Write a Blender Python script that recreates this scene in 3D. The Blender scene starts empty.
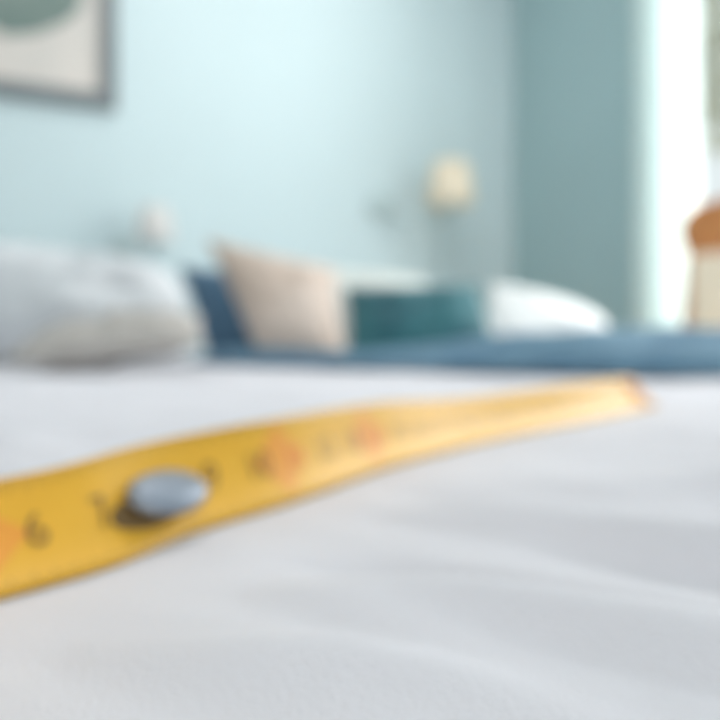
import bpy, bmesh, math, random
from mathutils import Vector, noise
random.seed(4)
S = bpy.context.scene
S.view_settings.view_transform = 'Standard'
S.view_settings.look = 'None'
S.view_settings.exposure = .27

A = math.radians(25.3)
F = Vector((math.sin(A), math.cos(A), 0)); R = Vector((math.cos(A), -math.sin(A), 0))
BED = 0.55
def W(X, d, h):            # view-aligned metres -> room coordinates, h above the mattress
    v = F*d + R*X
    return Vector((v.x, v.y, BED+h))

def lin(c):
    c = c/255.0
    return c/12.92 if c <= .04045 else ((c+.055)/1.055)**2.4
def rgb(r, g, b): return (lin(r), lin(g), lin(b), 1)

def mat(name, col, rough=.8, metal=0, col2=None, scale=20, bump=0, bscale=300, sheen=0, trans=0, emit=0):
    m = bpy.data.materials.new(name); m.use_nodes = True
    n = m.node_tree.nodes; l = m.node_tree.links
    b = n['Principled BSDF']
    b.inputs['Roughness'].default_value = rough
    b.inputs['Metallic'].default_value = metal
    tc = n.new('ShaderNodeTexCoord')
    nz = n.new('ShaderNodeTexNoise'); nz.inputs['Scale'].default_value = scale
    nz.inputs['Detail'].default_value = 4
    l.new(tc.outputs['Object'], nz.inputs['Vector'])
    cr = n.new('ShaderNodeValToRGB')
    cr.color_ramp.elements[0].position = .3; cr.color_ramp.elements[1].position = .7
    cr.color_ramp.elements[0].color = col
    cr.color_ramp.elements[1].color = col2 or tuple(min(1, c*1.06) for c in col[:3])+(1,)
    l.new(nz.outputs['Fac'], cr.inputs['Fac'])
    l.new(cr.outputs['Color'], b.inputs['Base Color'])
    if bump:
        n2 = n.new('ShaderNodeTexNoise'); n2.inputs['Scale'].default_value = bscale
        l.new(tc.outputs['Object'], n2.inputs['Vector'])
        bp = n.new('ShaderNodeBump'); bp.inputs['Strength'].default_value = bump
        bp.inputs['Distance'].default_value = .002
        l.new(n2.outputs['Fac'], bp.inputs['Height']); l.new(bp.outputs['Normal'], b.inputs['Normal'])
    if sheen: b.inputs['Sheen Weight'].default_value = sheen
    if emit:
        b.inputs['Emission Color'].default_value = col; b.inputs['Emission Strength'].default_value = emit
    if trans:
        out = n['Material Output']
        t = n.new('ShaderNodeBsdfTranslucent'); t.inputs['Color'].default_value = col
        tr = n.new('ShaderNodeBsdfTransparent')
        mx = n.new('ShaderNodeMixShader'); mx.inputs[0].default_value = trans
        mx2 = n.new('ShaderNodeMixShader'); mx2.inputs[0].default_value = .15
        l.new(b.outputs[0], mx.inputs[1]); l.new(t.outputs[0], mx.inputs[2])
        l.new(mx.outputs[0], mx2.inputs[1]); l.new(tr.outputs[0], mx2.inputs[2])
        l.new(mx2.outputs[0], out.inputs['Surface'])
    return m

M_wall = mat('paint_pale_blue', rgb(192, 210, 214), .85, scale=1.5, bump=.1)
M_wallr = mat('paint_pale_blue_shaded', rgb(160, 186, 189), .85, scale=1.5, bump=.1)  # right wall: its backlit shade is put into a darker paint colour
M_white = mat('paint_white', rgb(238, 240, 240), .5)
M_floor = mat('oak_floor', rgb(170, 135, 98), .45, col2=rgb(196, 160, 120), scale=6)
M_sheet = mat('cotton_sheet', rgb(216, 215, 221), .92, scale=8, bump=.35, bscale=900)
M_matt = mat('mattress_ticking', rgb(225, 225, 225), .9)
M_wood = mat('orange_wood', rgb(206, 140, 82), .4, col2=rgb(184, 114, 58), scale=18)
M_cream = mat('cream_fabric', rgb(240, 226, 204), .9, bump=.3)
M_metal = mat('brushed_steel', rgb(136, 146, 160), .45, metal=.35)
M_dark = mat('rubber_and_stud_shadow', rgb(104, 82, 48), .7)  # grip rubber colour, also used as painted shadow beside the stud
M_brass = mat('pale_brass', rgb(176, 194, 196), .5, metal=.1)

def obj(name, me, mats, parent=None, smooth=True):
    o = bpy.data.objects.new(name, me); S.collection.objects.link(o)
    for m in (mats if isinstance(mats, (list, tuple)) else [mats]): me.materials.append(m)
    if smooth:
        for p in me.polygons: p.use_smooth = True
    if parent: o.parent = parent
    return o
def pydata(name, vs, fs):
    me = bpy.data.meshes.new(name); me.from_pydata([tuple(v) for v in vs], [], fs); me.update(); return me
def box(name, lo, hi, m, parent=None, bev=0, seg=3):
    bm = bmesh.new(); bmesh.ops.create_cube(bm, size=1)
    lo = Vector(lo); hi = Vector(hi); c = (lo+hi)/2; s = hi-lo
    for v in bm.verts: v.co = Vector((v.co.x*s.x, v.co.y*s.y, v.co.z*s.z))
    if bev: bmesh.ops.bevel(bm, geom=bm.edges[:]+bm.verts[:], offset=bev, segments=seg, profile=.5, affect='EDGES')
    me = bpy.data.meshes.new(name); bm.to_mesh(me); bm.free()
    o = obj(name, me, m, None, smooth=bool(bev))
    o.location = c
    if parent: o.parent = parent; o.matrix_parent_inverse = parent.matrix_world.inverted()
    return o
def empty(name, loc=(0, 0, 0)):
    e = bpy.data.objects.new(name, None); S.collection.objects.link(e); e.location = loc
    e.empty_display_size = .05
    bpy.context.view_layer.update()
    return e
def adopt(o, p):
    o.parent = p; o.matrix_parent_inverse = p.matrix_world.inverted()
def tube(name, pts, r, m, parent=None, res=12):
    pts = [Vector(p) for p in pts]; vs = []; fs = []
    n = len(pts)
    for i, p in enumerate(pts):
        t = (pts[min(i+1, n-1)]-pts[max(i-1, 0)]).normalized()
        a = t.cross(Vector((0, 0, 1)));
        if a.length < .05: a = t.cross(Vector((1, 0, 0)))
        a.normalize(); b = a.cross(t)
        rr = r[i] if isinstance(r, list) else r
        for k in range(res):
            q = 2*math.pi*k/res
            vs.append(p+a*math.cos(q)*rr+b*math.sin(q)*rr)
    for i in range(n-1):
        for k in range(res):
            fs.append((i*res+k, i*res+(k+1) % res, (i+1)*res+(k+1) % res, (i+1)*res+k))
    fs.append(tuple(range(res))[::-1]); fs.append(tuple((n-1)*res+k for k in range(res)))
    o = obj(name, pydata(name, vs, fs), m)
    if parent: adopt(o, parent)
    return o
def lathe(name, prof, c, m, parent=None, res=32, axis=None):
    vs = []; fs = []
    ax = Vector(axis).normalized() if axis is not None else Vector((0, 0, 1))
    q = Vector((0, 0, 1)).rotation_difference(ax)
    for r, z in prof:
        for k in range(res):
            t = 2*math.pi*k/res
            vs.append(Vector(c)+q @ Vector((r*math.cos(t), r*math.sin(t), z)))
    for i in range(len(prof)-1):
        for k in range(res):
            fs.append((i*res+k, i*res+(k+1) % res, (i+1)*res+(k+1) % res, (i+1)*res+k))
    o = obj(name, pydata(name, vs, fs), m)
    if parent: adopt(o, parent)
    return o

# ------------------------------------------------------------------ room
XR, YB, XL, YF, ZC = 1.81, 2.343, -2.3, -2.4, 2.6
T = .12
box('floor', (XL-T, YF-T, -.1), (XR+T, YB+T, 0), M_floor)
box('ceiling', (XL-T, YF-T, ZC), (XR+T, YB+T, ZC+.1), M_white)
box('wall_back', (XL-T, YB, 0), (XR+T, YB+T, ZC), M_wall)
box('wall_left', (XL-T, YF, 0), (XL, YB, ZC), M_wall)
def wall_open(name, axis, fixed, a0, a1, o0, o1, z0, z1, m):
    """one mesh: a wall made of piers, lintel and apron around an opening"""
    vs = []; fs = []
    c = ((fixed[0]+fixed[1])/2, (a0+a1)/2, ZC/2) if axis == 'x' else ((a0+a1)/2, (fixed[0]+fixed[1])/2, ZC/2)
    def b(s0, s1, za, zb):
        lo, hi = ((fixed[0], s0, za), (fixed[1], s1, zb)) if axis == 'x' else ((s0, fixed[0], za), (s1, fixed[1], zb))
        k = len(vs)
        for x in (lo[0], hi[0]):
            for y in (lo[1], hi[1]):
                for z in (lo[2], hi[2]): vs.append((x-c[0], y-c[1], z-c[2]))
        for f in ((0, 1, 3, 2), (4, 6, 7, 5), (0, 4, 5, 1), (2, 3, 7, 6), (0, 2, 6, 4), (1, 5, 7, 3)):
            fs.append(tuple(k+i for i in f))
    b(a0, o0, 0, ZC); b(o1, a1, 0, ZC); b(o0, o1, z1, ZC)
    if z0 > 0: b(o0, o1, 0, z0)
    o = obj(name, pydata(name, vs, fs), m, smooth=False); o.location = c
    return o
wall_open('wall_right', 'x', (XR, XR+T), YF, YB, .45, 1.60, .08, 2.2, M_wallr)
wall_open('wall_front', 'y', (YF-T, YF), XL, XR, -1.7, 1.2, .7, 2.3, M_wall)
def window(name, axis, f, o0, o1, z0, z1, nm):
    e = empty(name)
    def b(n, s0, s1, za, zb, g=.0):
        if axis == 'x': box(n, (f, s0, za), (f+.05, s1, zb), M_white, e)
        else: box(n, (s0, f, za), (s1, f+.05, zb), M_white, e)
    b('frame_left', o0, o0+.05, z0, z1); b('frame_right', o1-.05, o1, z0, z1)
    b('frame_top', o0+.05, o1-.05, z1-.05, z1); b('frame_bottom', o0+.05, o1-.05, z0, z0+.05)
    for i in range(1, nm+1):
        c = o0+(o1-o0)*i/(nm+1); b('mullion_%d' % i, c-.02, c+.02, z0+.05, z1-.05)
window('window_1', 'x', XR+.04, .45, 1.60, .08, 2.2, 1)
window('front_fill_window', 'y', YF-.09, -1.7, 1.2, .7, 2.3, 3)  # unseen window added behind the camera to let in light
box('baseboard_back', (XL, YB-.015, 0), (XR, YB, .1), M_white)
box('baseboard_left', (XL, YF, 0), (XL+.015, YB-.015, .1), M_white)
box('baseboard_front', (XL+.015, YF, 0), (XR, YF+.015, .1), M_white)

# garden tree seen through the gap beside the curtain
tree = empty('garden_tree', (4.6, 3.1, 0))
M_leaf = mat('leaves', rgb(216, 218, 206), .9, col2=rgb(232, 230, 214), scale=3)
tube('trunk', [(4.6, 3.1, -1), (4.62, 3.12, .6), (4.55, 3.08, 1.6), (4.6, 3.1, 2.4)], [.14, .12, .09, .05], mat('bark', rgb(150, 130, 110), .9), tree)
vs = []; fs = []
for k in range(1600):
    c = Vector((random.gauss(0, 1), random.gauss(0, 1), random.gauss(0, 1))).normalized()*(random.random()**.4)
    c = Vector((4.6+c.x*.95, 3.1+c.y*.95, 2.75+c.z*.95))
    a = Vector((random.uniform(-1, 1), random.uniform(-1, 1), random.uniform(-1, 1))).normalized()*.09
    b = a.cross(Vector((random.uniform(-1, 1), random.uniform(-1, 1), 1))).normalized()*.045
    q = len(vs); vs += [c-a, c+b, c+a, c-b]; fs.append((q, q+1, q+2, q+3))
adopt(obj('foliage', pydata('foliage', vs, fs), M_leaf, smooth=False), tree)

M_sheer = mat('sheer_curtain', rgb(214, 226, 225), .9, trans=.42)
cur = empty('sheer_curtain', (XR-.045, 1.56, 2.31))
for k, (y0, y1) in enumerate(((1.43, 1.665), (.36, .62))):
    vs = []; fs = []; nu, nv = 90, 12
    for j in range(nv+1):
        z = .03+(2.3-.03)*j/nv
        for i in range(nu+1):
            u = i/nu; y = y0+(y1-y0)*u
            x = XR-.045+.018*math.sin(u*2*math.pi*6+math.sin(j*.3))
            vs.append((x, y, z))
    for j in range(nv):
        for i in range(nu):
            a = j*(nu+1)+i; fs.append((a, a+1, a+nu+2, a+nu+1))
    o = obj('panel_%d' % (k+1), pydata('panel', vs, fs), M_sheer); adopt(o, cur)
tube('rod', [(XR-.045, .28, 2.31), (XR-.045, 1.8, 2.31)], .011, M_brass, cur)
for y in (.32, 1.76):
    tube('bracket', [(XR-.045, y, 2.31), (XR-.002, y, 2.31)], .007, M_brass, cur)

# ------------------------------------------------------------------ tape path (needed by the sheet, which lies flat below it)
st = [(-.128, .156, .0275), (-.115, .172, .0275), (-.100, .1905, .0275), (-.0766, .2195, .0297), (-.060, .2550, .0322), (-.0265, .3030, .0345),
      (.0222, .384, .0330), (.0955, .475, .0265), (.200, .583, .0280), (.290, .680, .0265)]
# ------------------------------------------------------------------ bed
bx0, bx1, by0, by1 = -.74, 1.24, -.08, 2.2
ridges = [  # (X1,d1,X2,d2, amp, sigma) soft creases in the sheet
    (.01, .285, .24, .200, .011, .010), (.05, .245, .26, .155, -.007, .009),
    (-.03, .205, .14, .150, .010, .009), (.06, .355, .40, .27, .015, .013),
    (.14, .30, .37, .22, -.008, .012), (.20, .45, .60, .36, .015, .016), (.28, .50, .70, .45, -.008, .018),
    (-.07, .17, .06, .140, .005, .007), (-.04, .235, .09, .185, -.007, .008), (-.60, .78, -.2, .66, .008, .03),
    (-.34, .50, -.16, .42, .006, .02), (-.1, 1.0, .4, .93, .006, .04), (.35, .68, .8, .70, .012, .03)]
def dist_seg(X, d, q1, q2):
    ax, ay = q2[0]-q1[0], q2[1]-q1[1]; L2 = ax*ax+ay*ay
    t = min(1, max(0, ((X-q1[0])*ax+(d-q1[1])*ay)/L2))
    return math.hypot(X-q1[0]-ax*t, d-q1[1]-ay*t)
def sheet_h(x, y):
    p = Vector((x, y, 0)); d = p.dot(F); X = p.dot(R)
    h = 0
    for X1, d1, X2, d2, am, sg in ridges:
        ax, ay = X2-X1, d2-d1; L2 = ax*ax+ay*ay
        t = ((X-X1)*ax+(d-d1)*ay)/L2
        if t < 0 or t > 1: continue
        n0 = .5*sg*math.sin(t*7+X1*40)
        L = math.sqrt(L2); px_, py_ = -ay/L, ax/L
        dx, dy = X-X1-ax*t-px_*n0, d-d1-ay*t-py_*n0
        h += am*math.sin(math.pi*t)*math.exp(-(dx*dx+dy*dy)/(2*sg*sg))
    n1 = noise.noise(Vector((x*3.0, y*3.0, 1.3)))
    n2 = noise.noise(Vector((X*9+d*4, d*26+X*8+2*n1, 4.2)))
    n3 = noise.noise(Vector((X*14+d*8, d*60+X*26+3*n1, 9.2)))
    h = h+.003*n1+.0046*n2+.0026*n3
    if X > -.25 and d < .85:
        ds = min(dist_seg(X, d, st[i], st[i+1]) for i in range(len(st)-1))
        if ds < .09: h *= 1-math.exp(-ds*ds/(2*.022**2))
    return h
bed = empty('bed', ((bx0+bx1)/2, (by0+by1)/2, 0))
def grid_sheet():
    r = .05; drop = .34
    def prof(t, lo, hi):
        if lo+r <= t <= hi-r: return t, 0.0
        s = (lo+r-t) if t < lo+r else (t-(hi-r)); sg = -1 if t < lo+r else 1
        base = lo+r if sg < 0 else hi-r
        q = r*math.pi/2
        if s < q: return base+sg*r*math.sin(s/r), r*(1-math.cos(s/r))
        return base+sg*r, r+(s-q)
    def axis(lo, hi, b0, b1, f0, f1):
        a = []; t = lo-b0
        while t < hi+b1:
            a.append(t); t += .004 if (f0 < t < f1) else (.009 if (lo-.05 < t < hi+.05) else .02)
        a.append(hi+b1); return a
    xs = axis(bx0, bx1, drop, drop, -.1, .6); ys = axis(by0, by1, drop, 0, .0, .6)
    vs = []; fs = []
    for ty in ys:
        py, dy = prof(ty, by0, by1+.06)
        for tx in xs:
            px, dx = prof(tx, bx0, bx1)
            dz = max(dx, dy)
            z = BED-dz+(sheet_h(px, py) if dz < .03 else 0)
            if dz > .05:
                k = min(1, (dz-.05)/.2)*.014
                if dx >= dy: px += (1 if tx > 0 else -1)*k*(1+math.sin(ty*22))*.6
                else: py += -k*(1+math.sin(tx*22))*.6
            vs.append((px, py, z))
    n = len(xs)
    for j in range(len(ys)-1):
        for i in range(n-1):
            a = j*n+i; fs.append((a, a+1, a+n+1, a+n))
    o = obj('sheet', pydata('sheet', vs, fs), M_sheet); adopt(o, bed)
grid_sheet()
box('mattress', (bx0+.015, by0+.015, .3), (bx1-.015, by1-.005, BED-.022), M_matt, bed, bev=.04, seg=4)
box('bed_base', (bx0+.03, by0+.03, .12), (bx1-.03, by1, .3), mat('grey_base', rgb(150, 155, 160)), bed, bev=.01)
for i, (x, y) in enumerate(((bx0+.1, by0+.1), (bx1-.1, by0+.1), (bx0+.1, by1-.1), (bx1-.1, by1-.1))):
    tube('leg_%d' % (i+1), [(x, y, 0), (x, y, .12)], [.02, .03], M_wood, bed)
box('headboard', (bx0, by1+.003, .0), (bx1, by1+.06, .56), mat('headboard_fabric', rgb(205, 215, 218)), bed, bev=.015)

# ------------------------------------------------------------------ pillows
def pillow(name, c4, th, m, n=36, pinch=.05, seed=0, wr=.004, rnd=0):
    BL, BR, TR, TL = [Vector(c) for c in c4]
    cen = (BL+BR+TR+TL)/4
    nrm = ((BR-BL)+(TR-TL)).cross((TL-BL)+(TR-BR)).normalized()
    vs = []; fs = []
    def P(s, t, side):
        ss = s*(1-pinch*(1-t*t)); tt = t*(1-pinch*(1-s*s))
        if rnd:
            ss = s*(1-rnd*t*t*abs(t)); tt = t*(1-rnd*s*s*abs(s))
        a = (ss+1)/2; b = (tt+1)/2
        p = BL*(1-a)*(1-b)+BR*a*(1-b)+TR*a*b+TL*(1-a)*b
        prof = (max(0, 1-abs(s)**2.6)*max(0, 1-abs(t)**2.6))**.55
        w = noise.noise(Vector((s*2.2+seed, t*2.2, side*2)))*wr*2.5*prof
        w += noise.noise(Vector((s*6+seed, t*2, side*2+7)))*wr*prof
        return p+nrm*side*(th/2*prof+w)-cen
    def g(i): return -math.cos(math.pi*i/n)
    top = {}; bot = {}
    for j in range(n+1):
        for i in range(n+1):
            top[i, j] = len(vs); vs.append(P(g(i), g(j), 1))
            if i in (0, n) or j in (0, n): bot[i, j] = top[i, j]
            else: bot[i, j] = len(vs); vs.append(P(g(i), g(j), -1))
    for j in range(n):
        for i in range(n):
            fs.append((top[i, j], top[i+1, j], top[i+1, j+1], top[i, j+1]))
            fs.append((bot[i, j], bot[i, j+1], bot[i+1, j+1], bot[i+1, j]))
    o = obj(name, pydata(name, vs, fs), m); o.location = cen
    zmin = min(v.co.z for v in o.data.vertices)+o.location.z
    o.location.z += BED+.004-zmin
    return o
M_pw = mat('white_pillowcase', rgb(204, 208, 212), .9, bump=.3)
M_pg = mat('pillowcase_shade_grey', rgb(172, 168, 164), .9, bump=.3)  # grey is painted shade below the big white pillow
pillow('pillow', [W(-1.06, 1.50, .02), W(-.36, 1.50, .02), W(-.42, 1.65, .225), W(-1.04, 1.65, .285)], .19, M_pw, seed=5, wr=.016, rnd=.12)
pillow('pillow', [W(-.60, 1.18, .03), W(-.27, 1.22, .06), W(-.31, 1.38, .11), W(-.64, 1.36, .06)], .080, M_pg, seed=1, wr=.006)  # low grey pillow standing in for the shaded foot of the white one
pillow('pillow', [W(.27, 1.60, .03), W(.60, 1.58, .02), W(.60, 1.72, .10), W(.325, 1.74, .195)], .12, mat('white_cotton', rgb(236, 238, 238), .9), seed=9)
pillow('pillow', [W(-.16, 1.78, .03), W(.20, 1.78, .03), W(.18, 1.90, .24), W(-.17, 1.90, .28)], .12, mat('oat_cotton', rgb(208, 212, 208), .9), seed=12)
pillow('throw_pillow', [W(-.345, 1.60, .02), W(-.12, 1.60, .02), W(-.20, 1.68, .225), W(-.435, 1.68, .245)], .09, mat('blue_velvet', rgb(60, 94, 120), .8, sheen=.3), seed=15)
pillow('throw_pillow', [W(-.200, 1.42, .02), W(-.025, 1.42, .02), W(-.055, 1.52, .225), W(-.335, 1.52, .29)], .11, mat('beige_linen', rgb(188, 170, 156), .9, col2=rgb(206, 192, 182), scale=6, bump=.3), seed=18)
pillow('throw_pillow', [W(-.03, 1.48, .02), W(.305, 1.48, .02), W(.265, 1.57, .195), W(-.035, 1.57, .185)], .10, mat('teal_velvet', rgb(20, 78, 90), .75, col2=rgb(40, 106, 114), scale=9, sheen=.3), seed=21)

# ------------------------------------------------------------------ throw blanket
def throw():
    a = W(-.30, 1.40, 0); b = W(.40, 1.07, 0); c = Vector((bx1+.001, W(.72, .96, 0).y, BED))
    nu, nv = 130, 40; vs = []; fs = []
    for side in (0, 1):
        for i in range(nu+1):
            u = i/nu
            if u < .8:
                t = u/.8
                front = a.lerp(b, t/.6) if t < .6 else b.lerp(c, (t-.6)/.4)
                dz = 0; ox = 0
            else:
                front = c.copy(); s = (u-.8)/.2*.30
                q = .05
                if s < q: ox = .03*math.sin(s/q*math.pi/2); dz = .03*(1-math.cos(s/q*math.pi/2))
                else: ox = .03; dz = .03+(s-q)
            H = .026+.036*min(1, max(0, (u-.25)/.25))**1.2
            if u < .05: H *= math.sqrt(max(0, u/.05))*.9+.1
            dep = .30 if u >= .5 else min(.30, .07+.6*max(0, u-.12))
            for j in range(nv+1):
                v = j/nv; vv = 2*v-1
                pr = max(0, 1-abs(vv)**5)**.5
                back = Vector((-.03, dep+.02*math.sin(u*9), 0))
                p = front+back*v+Vector((0, .010*math.sin(u*17+1), 0))
                fold = .011*math.sin(v*13+u*5)+.010*noise.noise(Vector((u*9, v*4, 3)))
                h = (H+fold*min(1, H/.05))*pr if side == 0 else .0
                base = Vector((p.x, p.y, BED+.006-dz))
                nx = min(1, dz/.03)
                hh = h*(1-.55*nx)
                base += Vector((ox+hh*nx+.02*nx, 0, hh*(1-nx)))
                vs.append(base)
    N = (nu+1)*(nv+1)
    for i in range(nu):
        for j in range(nv):
            q = i*(nv+1)+j
            fs.append((q, q+nv+1, q+nv+2, q+1)); fs.append((N+q, N+q+1, N+q+nv+2, N+q+nv+1))
    me = pydata('throw_blanket', vs, fs)
    bm = bmesh.new(); bm.from_mesh(me); bmesh.ops.remove_doubles(bm, verts=bm.verts, dist=.0002)
    bm.to_mesh(me); bm.free()
    obj('throw_blanket', me, mat('blue_knit', rgb(82, 120, 146), .9, col2=rgb(116, 150, 170), scale=9, bump=.6, bscale=250, sheen=.2))
throw()

# ------------------------------------------------------------------ tape measure
WD = .037
def cr(p0, p1, p2, p3, t):
    return .5*((2*p1)+(-p0+p2)*t+(2*p0-5*p1+4*p2-p3)*t*t+(-p0+3*p1-3*p2+p3)*t**3)
dense = []; idxs = []
Vs = [Vector(s) for s in st]
for i in range(len(Vs)-1):
    q0 = Vs[max(i-1, 0)]; q1 = Vs[i]; q2 = Vs[i+1]; q3 = Vs[min(i+2, len(Vs)-1)]
    for k in range(16):
        dense.append(cr(q0, q1, q2, q3, k/16)); idxs.append(i+k/16)
dense.append(Vs[-1]); idxs.append(len(Vs)-1)
low = []; upv = []; sl = [0]
for i, q in enumerate(dense):
    w = W(q.x, q.y, 0); w.z = BED+sheet_h(w.x, w.y)+.0012; low.append(w)
    if i: sl.append(sl[-1]+(low[i]-low[i-1]).length)
for i, q in enumerate(dense):
    t = low[min(i+2, len(low)-1)]-low[max(i-2, 0)]; t.z = 0; t.normalize()
    nl = Vector((-t.y, t.x, 0))
    z = q.z; upv.append((nl*math.sqrt(WD*WD-z*z)+Vector((0, 0, z)), nl, t))
def at_s(s, v, off=0):
    s = min(max(s, 0), sl[-1]-1e-6)
    i = max(k for k in range(len(sl)) if sl[k] <= s) if s > 0 else 0
    i = min(i, len(sl)-2); f = (s-sl[i])/(sl[i+1]-sl[i])
    lo = low[i].lerp(low[i+1], f); up = upv[i][0].lerp(upv[i+1][0], f)
    t = upv[i][2].lerp(upv[i+1][2], f)
    nrm = t.cross(up).normalized()
    if nrm.z < 0: nrm = -nrm
    bow = .0035*(1-(2*v-1)**2)
    return lo+up*v-nrm*bow+nrm*off, nrm
def s_of(idx):
    for i in range(len(idxs)-1):
        if idxs[i] <= idx <= idxs[i+1]:
            return sl[i]+(sl[i+1]-sl[i])*(idx-idxs[i])/(idxs[i+1]-idxs[i])
    return sl[-1]
tape = empty('tape_measure', low[0])
M_tape = bpy.data.materials.new('yellow_tape'); M_tape.use_nodes = True
n = M_tape.node_tree.nodes; l = M_tape.node_tree.links; b = n['Principled BSDF']
b.inputs['Roughness'].default_value = .42; b.inputs['Specular IOR Level'].default_value = .4
uv = n.new('ShaderNodeUVMap'); sp = n.new('ShaderNodeSeparateXYZ'); l.new(uv.outputs[0], sp.inputs[0])
def mth(op, a, bb):
    x = n.new('ShaderNodeMath'); x.operation = op
    for k, val in enumerate((a, bb)):
        if isinstance(val, (int, float)): x.inputs[k].default_value = val
        elif val is not None: l.new(val, x.inputs[k])
    return x.outputs[0]
U, Vv = sp.outputs[0], sp.outputs[1]
IN = .0254
dc = mth('ABSOLUTE', mth('SUBTRACT', Vv, .5), 0)
t1 = mth('MULTIPLY', mth('LESS_THAN', mth('FRACT', mth('MULTIPLY', U, 16/IN), 0), .25), mth('GREATER_THAN', dc, .40))
t2 = mth('MULTIPLY', mth('LESS_THAN', mth('FRACT', mth('MULTIPLY', U, 4/IN), 0), .07), mth('GREATER_THAN', dc, .36))
tk = mth('MAXIMUM', t1, t2)
mx = n.new('ShaderNodeMix'); mx.data_type = 'RGBA'
l.new(tk, mx.inputs['Factor']); mx.inputs['A'].default_value = rgb(226, 174, 56); mx.inputs['B'].default_value = rgb(136, 100, 36)
l.new(mx.outputs['Result'], b.inputs['Base Color'])
vs = []; fs = []; uvs = []; nv = 10; nS = 220
for i in range(nS+1):
    s = sl[-1]*i/nS
    for j in range(nv+1):
        p, _ = at_s(s, j/nv); vs.append(p-low[0]); uvs.append((s, j/nv))
for i in range(nS):
    for j in range(nv):
        a = i*(nv+1)+j; fs.append((a, a+nv+1, a+nv+2, a+1))
me = pydata('blade', vs, fs); ul = me.uv_layers.new(name='UVMap')
for lp in me.loops: ul.data[lp.index].uv = uvs[lp.vertex_index]
blade = obj('blade', me, M_tape, tape)
sm = blade.modifiers.new('thick', 'SOLIDIFY'); sm.thickness = .0005; sm.offset = 0

M_blk = mat('print_brown', rgb(138, 104, 44), .5); M_org = mat('print_orange', rgb(218, 122, 50), .5)
def printed(txt, s0, size, m, v0=.5):
    cu = bpy.data.curves.new('t', 'FONT'); cu.body = txt; cu.size = size; cu.align_x = 'CENTER'; cu.align_y = 'CENTER'
    to = bpy.data.objects.new('t', cu); S.collection.objects.link(to)
    bpy.context.view_layer.update()
    mm = bpy.data.meshes.new_from_object(to.evaluated_get(bpy.context.evaluated_depsgraph_get()))
    bpy.data.objects.remove(to)
    for v in mm.vertices:
        p, _ = at_s(s0+v.co.x, v0+v.co.y/WD, .0008); v.co = p-low[0]
    mm.name = 'number_'+txt; mm.materials.clear()
    obj('number_'+txt, mm, m, tape, smooth=False)
def patch(s0, wS, hV, m):
    vs = []; fs = []; k = 12
    for i in range(k+1):
        for j in range(k+1):
            u = i/k*2-1; v = j/k*2-1
            cu_ = (u+v)/2; cv_ = (v-u)/2      # diamond
            p, _ = at_s(s0+cu_*wS/2, .52+cv_*hV/2, .0004); vs.append(p-low[0])
    for i in range(k):
        for j in range(k):
            a = i*(k+1)+j; fs.append((a, a+k+1, a+k+2, a+1))
    obj('foot_mark', pydata('foot_mark', vs, fs), m, tape)
s_stud = s_of(3.85)
num = 4; s = .012
M_foot = mat('foot_orange', rgb(226, 154, 58), .5)
foots = [s_of(1.95), s_of(5.0), s_of(5.85)]
while s < sl[-1]-.01:
    if abs(s-s_stud) > .016:
        hit = min(abs(s-f) for f in foots) < .013
        printed(str(num), s, .016, M_org if hit else M_blk)
    num += 1; s += IN
for f in foots: patch(f, .036, .85, M_foot)
# end hook on the far tip
vs = []; fs = []
for i in range(5):
    for j in range(9):
        pp, n_ = at_s(sl[-1]-.028+.028*i/4, .10+.80*j/8, .0010); vs.append(pp-low[0])
for j in range(9):
    pp, n_ = at_s(sl[-1], .10+.80*j/8, -.010); vs.append(pp-low[0]+upv[-1][2]*.0012)
for i in range(5):
    for j in range(8):
        a = i*9+j; fs.append((a, a+9, a+10, a+1))
hk = obj('end_hook', pydata('end_hook', vs, fs), mat('hook_bronze', rgb(196, 128, 46), .7, metal=.0), tape)
hk.modifiers.new('t', 'SOLIDIFY').thickness = .0008
# steel lock stud standing proud of the blade
tt = upv[50][2]
sp_, sn = at_s(s_stud, .38, 0)
def disc(name, c, ax, along, ra, rb, th, m):
    ax = ax.normalized(); along = (along-ax*along.dot(ax)).normalized(); sd = ax.cross(along)
    prof = [(0.0, 0), (.7, 0), (.93, .12), (1, .4), (.97, .62), (.85, .82), (.6, .94), (.3, .99), (0.001, 1)]
    vs = []; fs = []; res = 40
    for r, z in prof:
        for k in range(res):
            q = 2*math.pi*k/res
            vs.append(c+along*ra*r*math.cos(q)+sd*rb*r*math.sin(q)+ax*th*z)
    for i in range(len(prof)-1):
        for k in range(res):
            fs.append((i*res+k, i*res+(k+1) % res, (i+1)*res+(k+1) % res, (i+1)*res+k))
    o = obj(name, pydata(name, vs, fs), m); adopt(o, tape)
up_ax = (sn*.6+Vector((0, 0, 1))*.75).normalized()
disc('stud_shadow', sp_-Vector((0, 0, .001))-tt*.007, sn, tt, .017, .007, .003, M_dark)  # brown disc painting the shadow left of and below the cap
disc('stud_neck', sp_+sn*.002, up_ax, tt, .009, .005, .004, M_dark)
disc('stud_cap', sp_+sn*.003+Vector((0, 0, .0010)), up_ax, tt, .0180, .0110, .0070, M_metal)
t0 = upv[0][2]; cs = .072
cc = low[0]-t0*(cs/2-.004)+Vector((0, 0, .038))+upv[0][1]*.012
cse = box('case', (-cs/2, -.024, -cs/2), (cs/2, .024, cs/2), mat('case_plastic', rgb(235, 180, 40), .4), None, bev=.012, seg=5)
cse.location = cc; cse.rotation_euler = (0, 0, math.atan2(t0.y, t0.x)); bpy.context.view_layer.update(); adopt(cse, tape)
rim = box('case_grip', (-cs/2-.003, -.014, -cs/2+.012), (-cs/2+.02, .014, cs/2+.003), M_dark, None, bev=.006)
rim.location = cc-t0*.028+Vector((0, 0, .006)); rim.rotation_euler = cse.rotation_euler; bpy.context.view_layer.update(); adopt(rim, tape)

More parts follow.
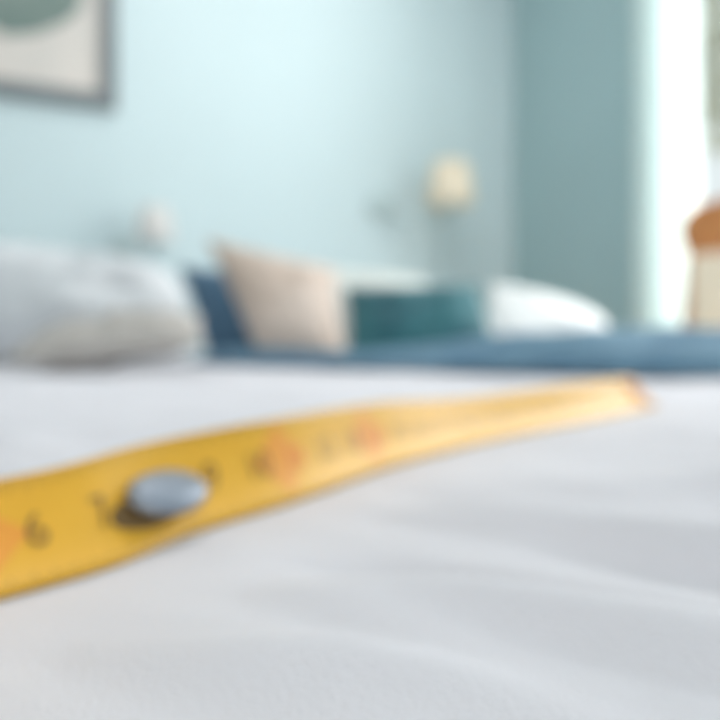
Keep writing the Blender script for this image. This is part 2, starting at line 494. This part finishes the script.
# ------------------------------------------------------------------ picture
pf = empty('framed_picture', (-.13, YB, 1.6))
px0, px1, pz0, pz1 = -.52, .25, 1.32, 1.90
M_frame = mat('grey_frame', rgb(106, 114, 118), .5)
fw = .045
box('frame_bottom', (px0, YB-.03, pz0), (px1, YB-.001, pz0+fw), M_frame, pf, bev=.003)
box('frame_top', (px0, YB-.03, pz1-fw), (px1, YB-.001, pz1), M_frame, pf, bev=.003)
box('frame_left', (px0, YB-.03, pz0+fw), (px0+fw, YB-.001, pz1-fw), M_frame, pf, bev=.003)
box('frame_right', (px1-fw, YB-.03, pz0+fw), (px1, YB-.001, pz1-fw), M_frame, pf, bev=.003)
box('print_paper', (px0+fw, YB-.012, pz0+fw), (px1-fw, YB-.002, pz1-fw), mat('art_paper', rgb(210, 204, 198), .8, col2=rgb(196, 194, 190), scale=5), pf)
def art(name, pts, yo, m):
    vs = [(x, YB-.013-yo, z) for x, z in pts]
    o = obj(name, pydata(name, vs, [tuple(range(len(vs)))]), m, smooth=False); adopt(o, pf)
art('painted_hill', [(-.45, 1.50), (-.30, 1.47), (-.12, 1.53), (-.06, 1.50), (.02, 1.52), (.10, 1.57), (.145, 1.62), (.15, 1.80), (.0, 1.74), (-.2, 1.83), (-.45, 1.75)], .0005, mat('art_green', rgb(98, 120, 116), .8, col2=rgb(128, 142, 136), scale=8))
art('painted_sun', [(-.2+.06*math.cos(k*math.pi/12), 1.68+.06*math.sin(k*math.pi/12)) for k in range(24)], .001, mat('art_sand', rgb(200, 190, 160), .8))

# ------------------------------------------------------------------ wall lamps
def sconce(pl, sh, col, sc=1.0):
    pl = Vector(pl); sh = Vector(sh)
    e = empty('wall_lamp', pl)
    lathe('wall_plate', [(0, 0), (.045*sc, 0), (.045*sc, .008), (.038*sc, .014), (0, .015)], (pl.x, YB-.001, pl.z), M_brass, e, axis=(0, -1, 0))
    a = Vector((pl.x, YB-.012, pl.z)); bb = sh-Vector((0, 0, .09*sc))
    pts = []
    for k in range(13):
        t = k/12; p = a.lerp(bb, t); p.z -= .05*sc*math.sin(math.pi*t); p.y -= .02*math.sin(math.pi*t); pts.append(p)
    tube('arm', pts, .006*sc, M_brass, e)
    tube('socket', [bb-Vector((0, 0, .004)), sh-Vector((0, 0, .03*sc))], .013*sc, M_brass, e)
    M = mat('lamp_shade', col, .8, trans=.35)
    h = .066*sc
    lathe('shade', [(.072*sc, -h), (.070*sc, -h*.4), (.060*sc, h*.5), (.050*sc, h), (.048*sc, h), (.058*sc, h*.5), (.068*sc, -h*.4), (.070*sc, -h)], sh, M, e)
    lathe('bulb', [(0.001, -.03*sc), (.012*sc, -.028*sc), (.014*sc, -.01*sc), (.024*sc, .015*sc), (.02*sc, .035*sc), (.001, .042*sc)], sh, mat('bulb_glass', rgb(255, 240, 215), .3, emit=1.5), e)
sconce((1.19, YB, 1.09), (1.405, 2.19, 1.165), rgb(240, 232, 216), 1.2)
sconce((.27, YB, .89), (.355, 2.24, .955), rgb(226, 226, 226), .8)

# ------------------------------------------------------------------ chair beside the window
ch = empty('wooden_chair', (1.50, 1.19, 0))
cy0, cy1 = .99, 1.41; xb = 1.695; xf = 1.33
def ctube(nm, pts, r): return tube(nm, pts, r, M_wood, ch, res=14)
for i, y in enumerate((cy0+.025, cy1-.025)):
    ctube('front_leg_%d' % (i+1), [(xf+.02, y, 0), (xf+.03, y, .43)], [.013, .019])
    ctube('back_post_%d' % (i+1), [(xb+.005, y, 0), (xb-.03, y, .43), (xb-.02, y, .65), (xb, y, .86)], [.013, .019, .017, .015])
box('seat_frame', (xf, cy0, .41), (xb-.01, cy1, .44), M_wood, ch, bev=.008)
box('seat_cushion', (xf+.01, cy0+.01, .441), (xb-.055, cy1-.01, .485), M_cream, ch, bev=.018, seg=4)
vs = []; fs = []; nu = 30; ring = 14
for i in range(nu+1):
    u = i/nu*2-1
    y = (cy0+cy1)/2+u*((cy1-cy0)/2+.02)
    hh = .078*(max(0, 1-abs(u)**5))**.5+.002
    for k in range(ring):
        q = 2*math.pi*k/ring
        vs.append((xb+.012*(1-u*u)+.014*math.cos(q)*(max(0, 1-abs(u)**8)**.5+.05), y, .905+hh*math.sin(q)))
for i in range(nu):
    for k in range(ring):
        fs.append((i*ring+k, i*ring+(k+1) % ring, (i+1)*ring+(k+1) % ring, (i+1)*ring+k))
fs.append(tuple(range(ring))); fs.append(tuple(nu*ring+k for k in range(ring))[::-1])
adopt(obj('top_rail', pydata('top_rail', vs, fs), M_wood), ch)
box('back_cushion', (xb-.045, cy0+.03, .50), (xb+.0, cy1-.045, .835), M_cream, ch, bev=.018, seg=4)

# ------------------------------------------------------------------ lights
def area(name, loc, rot, sx, sy, p, col=(1, 1, 1)):
    ld = bpy.data.lights.new(name, 'AREA'); ld.shape = 'RECTANGLE'; ld.size = sx; ld.size_y = sy; ld.energy = p; ld.color = col
    o = bpy.data.objects.new(name, ld); S.collection.objects.link(o); o.location = loc; o.rotation_euler = rot
area('front_fill', (XR+.35, 1.0, 1.3), (0, math.radians(90), 0), 2.0, 1.2, 54, (1, .98, .96))
area('front_fill', (-.25, YF-.4, 1.6), (math.radians(90), 0, 0), 2.8, 1.6, 36, (1, .99, .98))  # added fill from behind the camera, through the unseen front window
area('ceiling_fill', (.5, 1.2, ZC-.02), (0, 0, 0), .7, .7, 9, (1, .985, .96))  # added fill without a fixture, brightens the wall
sd = bpy.data.lights.new('wall_washer', 'SPOT'); sd.energy = 20; sd.spot_size = math.radians(70); sd.spot_blend = 1; sd.shadow_soft_size = .1; sd.color = (1, .96, .93)
so = bpy.data.objects.new('wall_washer', sd); S.collection.objects.link(so); so.location = (.75, .9, ZC-.1)
so.rotation_euler = (Vector((.90, YB, 1.40))-so.location).to_track_quat('-Z', 'Y').to_euler()

w = bpy.data.worlds.new('sky'); S.world = w; w.use_nodes = True
wn = w.node_tree.nodes; bg = wn['Background']; bg.inputs[0].default_value = rgb(230, 240, 242); bg.inputs[1].default_value = .85

# ------------------------------------------------------------------ camera
cd = bpy.data.cameras.new('camera'); cam = bpy.data.objects.new('camera', cd); S.collection.objects.link(cam)
cam.location = (0, 0, BED+.075); cam.rotation_euler = (math.radians(90), 0, -A)
cd.sensor_width = 36; cd.lens = 35; cd.clip_start = .01
cd.shift_y = -30/720
cd.dof.use_dof = True; cd.dof.focus_distance = .098; cd.dof.aperture_fstop = 8.6
S.camera = cam
